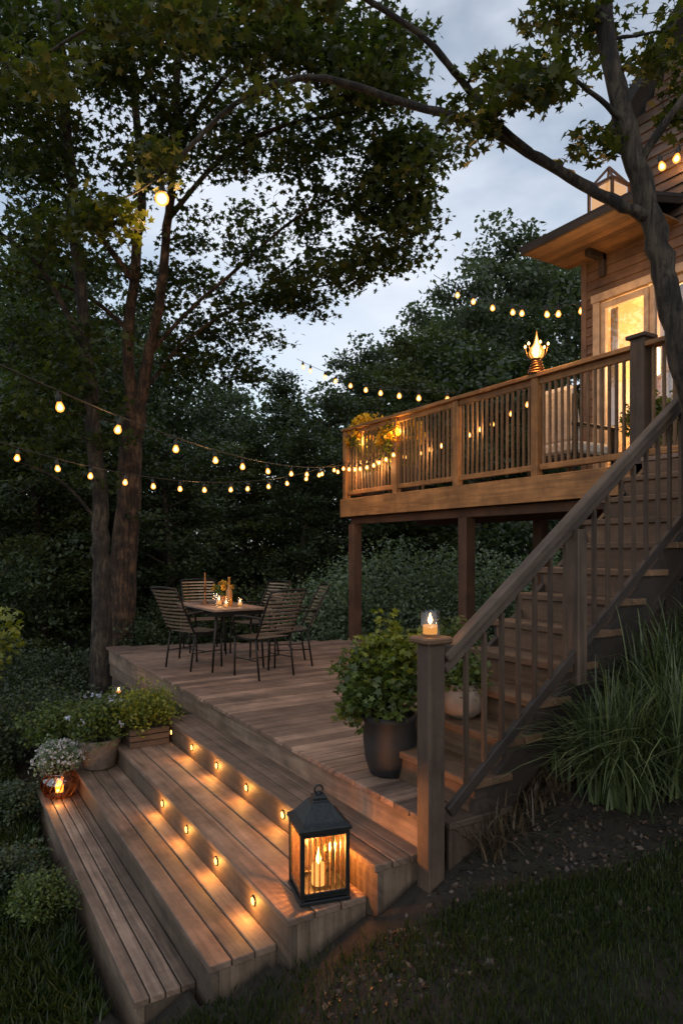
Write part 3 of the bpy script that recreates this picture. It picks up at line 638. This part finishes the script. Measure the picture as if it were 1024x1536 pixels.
# candle post
cp=P(178,1035,8.0); pz=cp.z-.05
c=Vector((cp.x,cp.y,-2.4)); p_=thing('candle_post',c,'short square timber post with small lit candle','post'); m=MB(); m.bx(cp.x-.05,cp.x+.05,cp.y-.05,cp.y+.05,-2.45,pz); part(p_,m,'post',M_post,bevel=.005)
WAX=emit('glowing_wax',(1,.42,.1),1.0)
def jar(c,r,h,name,label,lw=1.0):
    c=Vector(c); th=thing(name,c,label,'candle'); m=MB(); m.lathe([(r*.9,0),(r,.01),(r,h),(r*.94,h),(r*.94,.012),(0,.012)],c,20); part(th,m,'glass',M_glass,True)
    m=MB(); m.lathe([(r*.7,.013),(r*.7,h*.45),(0,h*.45)],c,16); part(th,m,'candle',WAX,True)
    m=MB(); m.lathe([(.001,0),(r*.22,h*.1),(r*.25,h*.18),(r*.12,h*.32),(.001,h*.45)],c+Vector((0,0,h*.47)),12); part(th,m,'flame',M_flame,True)
    plight(th,c+Vector((0,0,h*.75)),lw,(1,.5,.17),.02); return th
jar((cp.x,cp.y,pz),.04,.09,'candle_jar','small glass candle on a short post',1.5)
jar((2.18,2.65,-.44),.052,.13,'candle_jar','lit glass candle jar on newel post cap',3)
# pots near stairs
c=Vector((2.82,3.12,DZ+2*RS)); p_=pot(c,[(.07,0),(.115,.04),(.13,.1),(.12,.17),(.09,.2),(.1,.21),(.08,.21),(0,.19)],M_cream,'potted_plant','dull round ceramic pot with leafy plant on stair tread'); plantin(p_,c+Vector((.0,0,.17)),.15,.26,1300,.035,M_leafD,MP,.04)
c=Vector((3.6,4.1,DZ)); p_=pot(c,[(.14,0),(.2,.05),(.22,.15),(.2,.26),(.17,.29),(.18,.3),(.15,.3),(0,.27)],M_stone,'potted_plant','brown pot with leafy plant under the raised deck'); plantin(p_,c+Vector((.02,0,.28)),.3,.5,1800,.05,M_leafD,MP,.05)
for X,Y in ((5.85,8.5),(5.8,7.6)):
    c=Vector((X,Y,UZ)); p_=pot(c,[(.12,0),(.17,.05),(.2,.35),(.2,.4),(.17,.4),(0,.36)],M_pot,'flower_pot','dark pot of yellow flowers on the raised deck'); plantin(p_,c+Vector((-.08,0,.45)),.28,.78 if Y>8 else .6,1600,.05,M_leafY,MP,.06,flowers=(M_petalY,110,.07)); plight(p_,c+Vector((-.3,-.25,.85)),8,(1,.5,.12),.04)  # each pot gets an added light with no fixture, to brighten the flowers
c=Vector((6.85,4.5,UZ)); p_=pot(c,[(.12,0),(.17,.05),(.19,.3),(.19,.34),(.16,.34),(0,.3)],M_stone,'potted_plant','leafy potted plant beside the glass door'); plantin(p_,c+Vector((0,0,.34)),.25,.6,1800,.06,M_leafD,MP,.06)
# torch lamp on railing post
c=Vector((5.53,4.95,RT+.013)); tl=thing('torch_lamp',c,'brass coiled lamp with flame inside an added halo globe on railing','lamp'); m=MB()
for j in range(5): m.tube([c+Vector(((.085-.009*j)*math.cos(a),(.085-.009*j)*math.sin(a),.015+.028*j+.006*math.sin(3*a+j))) for a in np.linspace(0,2*math.pi,20)],.013,6)
m.lathe([(.05,0),(.03,.1),(.035,.15),(.055,.17),(.05,.17),(0,.15)],c,16)
for a in np.linspace(0,2*math.pi,7)[:-1]: m.tube([c+Vector((.055*math.cos(a),.055*math.sin(a),.16)),c+Vector((.10*math.cos(a),.10*math.sin(a),.22)),c+Vector((.12*math.cos(a),.12*math.sin(a),.30))],.004,5)
part(tl,m,'stand',M_copper,True)
m=MB(); m.lathe([(.001,.16)]+[(.08*math.sin(a),.24-.08*math.cos(a)) for a in np.linspace(.3,2.5,10)]+[(.03,.335),(.012,.40),(.001,.47)],c,20); part(tl,m,'globe',M_halo,True)  # glowing shell added around the flame to stand in for its halo
m=MB(); m.lathe([(.001,.18),(.03,.195),(.05,.24),(.035,.29),(.014,.34),(.001,.42)],c,14)
for a in np.linspace(0,2*math.pi,7)[:-1]: m.lathe([(.001,-.014),(.012,-.006),(.012,.006),(.001,.022)],c+Vector((.12*math.cos(a),.12*math.sin(a),.312)),8)
part(tl,m,'flame',M_flame,True); plight(tl,c+Vector((-.12,-.06,.5)),60,(1,.5,.15),.06)
# armchair upper deck
c=Vector((6.4,5.2,UZ)); ac=thing('armchair',c,'dark framed outdoor armchair with pale cushions','armchair'); m=MB()
for sx in(-.36,.32):
    for sy in(-.34,.30): m.bx(c.x+sx,c.x+sx+.05,c.y+sy,c.y+sy+.05,UZ,UZ+.6 if sx>0 else UZ+.95)
m.bx(c.x-.36,c.x+.37,c.y-.34,c.y+.35,UZ+.25,UZ+.3); m.bx(c.x-.36,c.x+.38,c.y-.36,c.y-.28,UZ+.6,UZ+.63); m.bx(c.x-.36,c.x+.38,c.y+.28,c.y+.36,UZ+.6,UZ+.63); part(ac,m,'frame',M_black,bevel=.006)
m=MB(); m.bx(c.x-.3,c.x+.36,c.y-.28,c.y+.28,UZ+.302,UZ+.45); m.box((c.x-.26,c.y,UZ+.75),(.14,.56,.62),Matrix.Rotation(-.2,3,'Y')); part(ac,m,'cushion',M_cush,bevel=.04)
# ---------------------------------------------------------------- lantern
ln=thing('lantern',(1.735,3.015,-1.779),'dark metal lantern with ribbed glass and lit candle','lantern'); BASE[ln.name]=Vector((0,0,0)); ln.rotation_euler=(0,0,math.radians(-14))
a=.118; m=MB(); m.bx(-a-.014,a+.014,-a-.014,a+.014,0,.02); m.bx(-a,a,-a,a,.021,.04)
for sx in(-1,1):
    for sy in(-1,1): m.bx(sx*a-.011,sx*a+.011,sy*a-.011,sy*a+.011,.02,.36)
for s_ in(-1,1):
    m.bx(-a+.011,a-.011,s_*a-.008,s_*a+.008,.335,.36); m.bx(s_*a-.008,s_*a+.008,-a+.011,a-.011,.335,.36); m.bx(-a+.011,a-.011,s_*a-.008,s_*a+.008,.041,.06); m.bx(s_*a-.008,s_*a+.008,-a+.011,a-.011,.041,.06)
part(ln,m,'frame',M_lan,bevel=.003)
q=math.sqrt(2); m=MB(); m.lathe([(q*a*1.0,.36),(q*a*1.17,.362),(q*a*1.17,.378),(q*a*.9,.40),(q*a*.42,.475),(q*a*.3,.482),(q*a*.3,.50),(q*a*.22,.508),(.012,.515)],n=4,sq=True); part(ln,m,'roof',M_lan,bevel=.002)
m=MB(); m.tube([Vector((.022*math.cos(t),0,.532+.022*math.sin(t))) for t in np.linspace(0,2*math.pi,17)],.005,6); m.lathe([(.012,.505),(.016,.515),(.006,.525)],n=12); part(ln,m,'ring',M_lan,True)
m=MB()
for s_ in(-1,1): m.bx(-a+.011,a-.011,s_*a-.002,s_*a+.002,.06,.335); m.bx(s_*a-.002,s_*a+.002,-a+.011,a-.011,.06,.335)
part(ln,m,'glass',M_ribg)
m=MB()
for s_ in(-1,1):
    for k in range(7):
        u=-a+.034+k*.028; m.bx(u-.0035,u+.0035,s_*a-.004,s_*a+.004,.06,.335); m.bx(s_*a-.004,s_*a+.004,u-.0035,u+.0035,.06,.335)
part(ln,m,'glass_rib',glassm('rib_glass',(1,.7,.4),.5,.25))
m=MB(); m.lathe([(.036,.041),(.038,.05),(.037,.14),(.03,.145),(0,.14)],n=20); part(ln,m,'candle',emit('lit_wax',(1,.5,.16),1.8),True)
m=MB(); m.lathe([(.001,.142),(.011,.155),(.014,.17),(.007,.2),(.001,.23)],n=12); part(ln,m,'flame',emit('lantern_flame',(1,.5,.15),25),True)
plight(ln,(0,0,.22),28,(1,.40,.10),.02)
# ---------------------------------------------------------------- dining set
tb=thing('dining_table',(3.1,7.8,DZ),'rectangular slatted wood table with black metal legs','table'); m=MB()
for k in range(6): m.bx(2.76+k*.11,2.76+k*.11+.106,7.15,8.5,DZ+.695,DZ+.72)
part(tb,m,'tabletop',M_deck,bevel=.003); m=MB()
m.bx(2.78,3.40,7.19,7.22,DZ+.64,DZ+.694);m.bx(2.78,3.40,8.43,8.46,DZ+.64,DZ+.694);m.bx(2.78,2.81,7.22,8.43,DZ+.64,DZ+.694);m.bx(3.37,3.40,7.22,8.43,DZ+.64,DZ+.694); part(tb,m,'apron',M_black)
for xx in(2.82,3.36):
    for yy in(7.24,8.41):
        m=MB(); m.tube([(xx,yy,DZ+.66),(xx+(.03 if xx>3 else -.03),yy,DZ+.3),(xx+(.05 if xx>3 else -.05),yy,DZ)],[.018,.015,.012],8); part(tb,m,'leg',M_black,True)
ch=thing('dining_chair',(0,0,0),'dark metal armchair with curved thin slatted back and seat','chair','chairs around the dining table')
m=MB()
for s_ in(-1,1):
    m.tube([(s_*.25,-.24,0),(s_*.25,-.2,.25),(s_*.245,-.17,.43)],.012,8); m.tube([(s_*.25,.24,0),(s_*.25,.23,.43)],.012,8)
    m.tube([(s_*.245,.24,.43),(s_*.25,0,.415),(s_*.245,-.18,.43),(s_*.245,-.27,.6),(s_*.25,-.38,.82),(s_*.255,-.46,.94)],.013,8)
    m.tube([(s_*.25,.23,.43),(s_*.275,.23,.6),(s_*.28,.18,.655),(s_*.28,0,.665),(s_*.27,-.16,.66),(s_*.25,-.30,.65)],.013,8)
m.tube([(-.25,0,.2),(.25,0,.2)],.007,6); m.tube([(-.255,-.46,.94),(0,-.50,.955),(.255,-.46,.94)],.013,8)
m.tube([(-.25,.23,.2),(-.25,-.2,.2)],.007,6); m.tube([(.25,.23,.2),(.25,-.2,.2)],.007,6); part(ch,m,'frame',M_black,True)
m=MB()
for k in range(11):
    t_=k/10; z=.49+t_*.42; yb=-.205-(z-.43)*.49
    pts=[Vector((x,yb-.045*(1-(x/.245)**2),z)) for x in (-.245,-.12,0,.12,.245)]
    for i in range(4): m.beam(pts[i],pts[i+1],.007,.019,up=(0,-.3,1),r=t_)
part(ch,m,'backrest',M_slat); m=MB()
for k in range(10):
    y=-.17+k*.043; z=.43-.012*math.sin(math.pi*k/9); m.bx(-.24,.24,y,y+.024,z-.004,z+.004)
part(ch,m,'seat',M_slat)
for X,Y,rz in ((2.72,7.72,-72),(3.3,8.95,172),(3.2,6.78,12),(3.8,7.3,72),(3.75,8.25,100)):
    copy_thing(ch,(X,Y,DZ),math.radians(rz),(.95,.95,1.02))
for o in kids(ch)+[ch]: bpy.data.objects.remove(o)
TT=DZ+.72
jar((3.05,7.75,TT),.045,.13,'candle_jar','lit amber candle jar on the dining table',2.5); jar((3.22,7.5,TT),.035,.1,'candle_jar','lit amber candle jar on the dining table',.8); jar((3.0,7.4,TT),.035,.1,'candle_jar','lit amber candle jar on the dining table',.8)
c=Vector((3.18,7.95,TT)); p_=pot(c,[(.05,0),(.07,.03),(.065,.10),(.05,.11),(0,.1)],plain('amber_pot',(.3,.11,.03),.4),'flower_vase','amber vase of orange and yellow flowers on the table'); plantin(p_,c+Vector((0,0,.09)),.12,.17,700,.03,M_leafD,RH,.025,flowers=(M_petalO,34,.028))
c=Vector((3.12,7.6,TT)); m=MB(); m.lathe([(.035,0),(.038,.02),(.036,.18),(.014,.23),(.013,.32),(.017,.325),(.015,.35),(.001,.352)],c,14); solo(m,'bottle',plain('amber_bottle',(.32,.14,.03),.2),'tall slim amber bottle on the dining table','bottle',c,smooth=True)
c=Vector((3.0,8.1,TT)); m=MB(); m.lathe([(.05,0),(.05,.01),(.012,.03),(.012,.2),(.03,.22),(.012,.24),(.012,.38),(.002,.4)],c,12); solo(m,'candlestick',M_copper,'slim tall brass candlestick on the table','candlestick',c,smooth=True)
c=Vector((2.9,7.45,TT)); m=MB(); m.lathe([(.03,0),(.006,.008),(.006,.07),(.035,.1),(.032,.17),(.028,.17),(.03,.1),(0,.075)],c,16); solo(m,'wine_glass',M_glass,'clear stemmed glass on the table','glass',c,smooth=True)
# ---------------------------------------------------------------- grass
def blades(name,XY,h,wd,mat,label,lean=.5):
    n=len(XY); z=hgt(XY[:,0],XY[:,1]); base=np.stack([XY[:,0],XY[:,1],z-.01],1); a=rng.uniform(0,6.28,n); hh=h*rng.uniform(.5,1.3,n)
    d=np.stack([np.cos(a),np.sin(a),0*a],1); s=np.stack([-np.sin(a),np.cos(a),0*a],1)*wd/2; l=lean*rng.uniform(.1,1,n)*hh
    up=np.array([0,0,1.])
    V=np.stack([base-s,base+s,base+s*.8+d*(l*.3)[:,None]+up*(hh*.6)[:,None],base+d*l[:,None]+up*hh[:,None],base-s*.8+d*(l*.3)[:,None]+up*(hh*.6)[:,None]],1)
    me=bpy.data.meshes.new(name); me.vertices.add(n*5); me.vertices.foreach_set('co',V.ravel()); me.loops.add(n*5); me.loops.foreach_set('vertex_index',np.arange(n*5,dtype=np.int32)); me.polygons.add(n); me.polygons.foreach_set('loop_start',(np.arange(n)*5).astype(np.int32)); me.update(calc_edges=True)
    at=me.attributes.new('rnd','FLOAT','FACE'); at.data.foreach_set('value',rng.random(n).astype(np.float32)); me.materials.append(mat)
    return solo(me,name,None,label,'grass',kind='stuff')
def camxy(n,pxa,pxb,da,db):
    d=np.sqrt(rng.uniform(da*da,db*db,n)); x=(rng.uniform(pxa,pxb,n)-512)/1000*d
    return np.stack([.849*x+.528*d,-.528*x+.849*d],1)
xy=camxy(110000,-150,1200,2.3,4.2)
noise=np.sin(xy[:,0]*3.1)*np.cos(xy[:,1]*2.7)+.6*np.sin(xy[:,0]*7+xy[:,1]*5)
keep=(xy[:,1]<np.interp(xy[:,0],[.2,.84,1.5,1.95,2.6,4],[2.95,3.15,2.82,2.5,2.0,1.5])+.06*noise+rng.normal(size=len(xy))*.04)&(rng.random(len(xy))<np.clip(.75+.35*noise,.2,1))
blades('lawn_grass',xy[keep],.05,.0045,M_grass,'short dark lawn grass below the steps')
xy=camxy(70000,-250,330,3.2,9); keep=(xy[:,0]<.78)&((np.sin(xy[:,0]*4)*np.cos(xy[:,1]*3)+rng.random(len(xy)))>-.1)&(xy[:,1]>3.4)
blades('ground_cover',xy[keep],.09,.012,M_grass,'leafy ground cover beside the steps',.9)
xy=camxy(11000,450,1250,2.8,5.2); keep=(xy[:,1]<2.6)&(xy[:,0]>1.2); xy=xy[keep]
pos=np.stack([xy[:,0],xy[:,1],hgt(xy[:,0],xy[:,1])+.006],1)
solo(leafmesh('leaf_litter',pos,.026,RH,leafmat('dry_leaf',(.016,.01,.007),(.12,.08,.052),.1),up=1.2,sv=.6),'leaf_litter',None,'scattered bark chips and dead leaves on soil','litter',kind='stuff')
def clump(c,n,L_,sp,label,mat=None):
    c=Vector(c); th=thing('ornamental_grass',c,label,'ornamental grass','ornamental grasses by the stairs'); m=MB()
    for i in range(n):
        a=random.uniform(0,6.28); l=L_*random.uniform(.55,1.15); o=c+Vector((random.gauss(0,sp*.3),random.gauss(0,sp*.3),-.03)); out=random.uniform(.15,.95); wd=random.uniform(.004,.008)
        dx=Vector((math.cos(a),math.sin(a),0)); s=Vector((-dx.y,dx.x,0)); vs=[];K=6
        for k in range(K+1):
            t_=k/K; q=o+dx*(out*l*(.35*t_+.55*t_*t_))+Vector((0,0,l*(1.05*t_-(.25+.75*out)*t_*t_*.85))); ww=wd*(1-t_)**.6+.0006
            vs+= [q-s*ww,q+s*ww]
        m.add(vs,[(2*k,2*k+1,2*k+3,2*k+2) for k in range(K)],[[(0,0)]*4]*K)
    part(th,m,'blade',mat or M_ograss)
for px,d,n,l in ((935,3.6,680,.95),(1040,3.5,520,1.0),(1000,4.0,520,1.1),(880,3.9,200,.65),(1080,4.3,400,1.1)):
    clump(gp(px,d),n,l,.26,'arching clump of narrow dark green grass')
dry=leafmat('dry_grass',(.04,.028,.018),(.13,.093,.057),.2)
for px,d in ((800,3.75),(835,3.85),(765,3.62),(735,3.5)): clump(gp(px,d),60,.36,.18,'sparse tuft of dry brown stems beside stairs',dry)
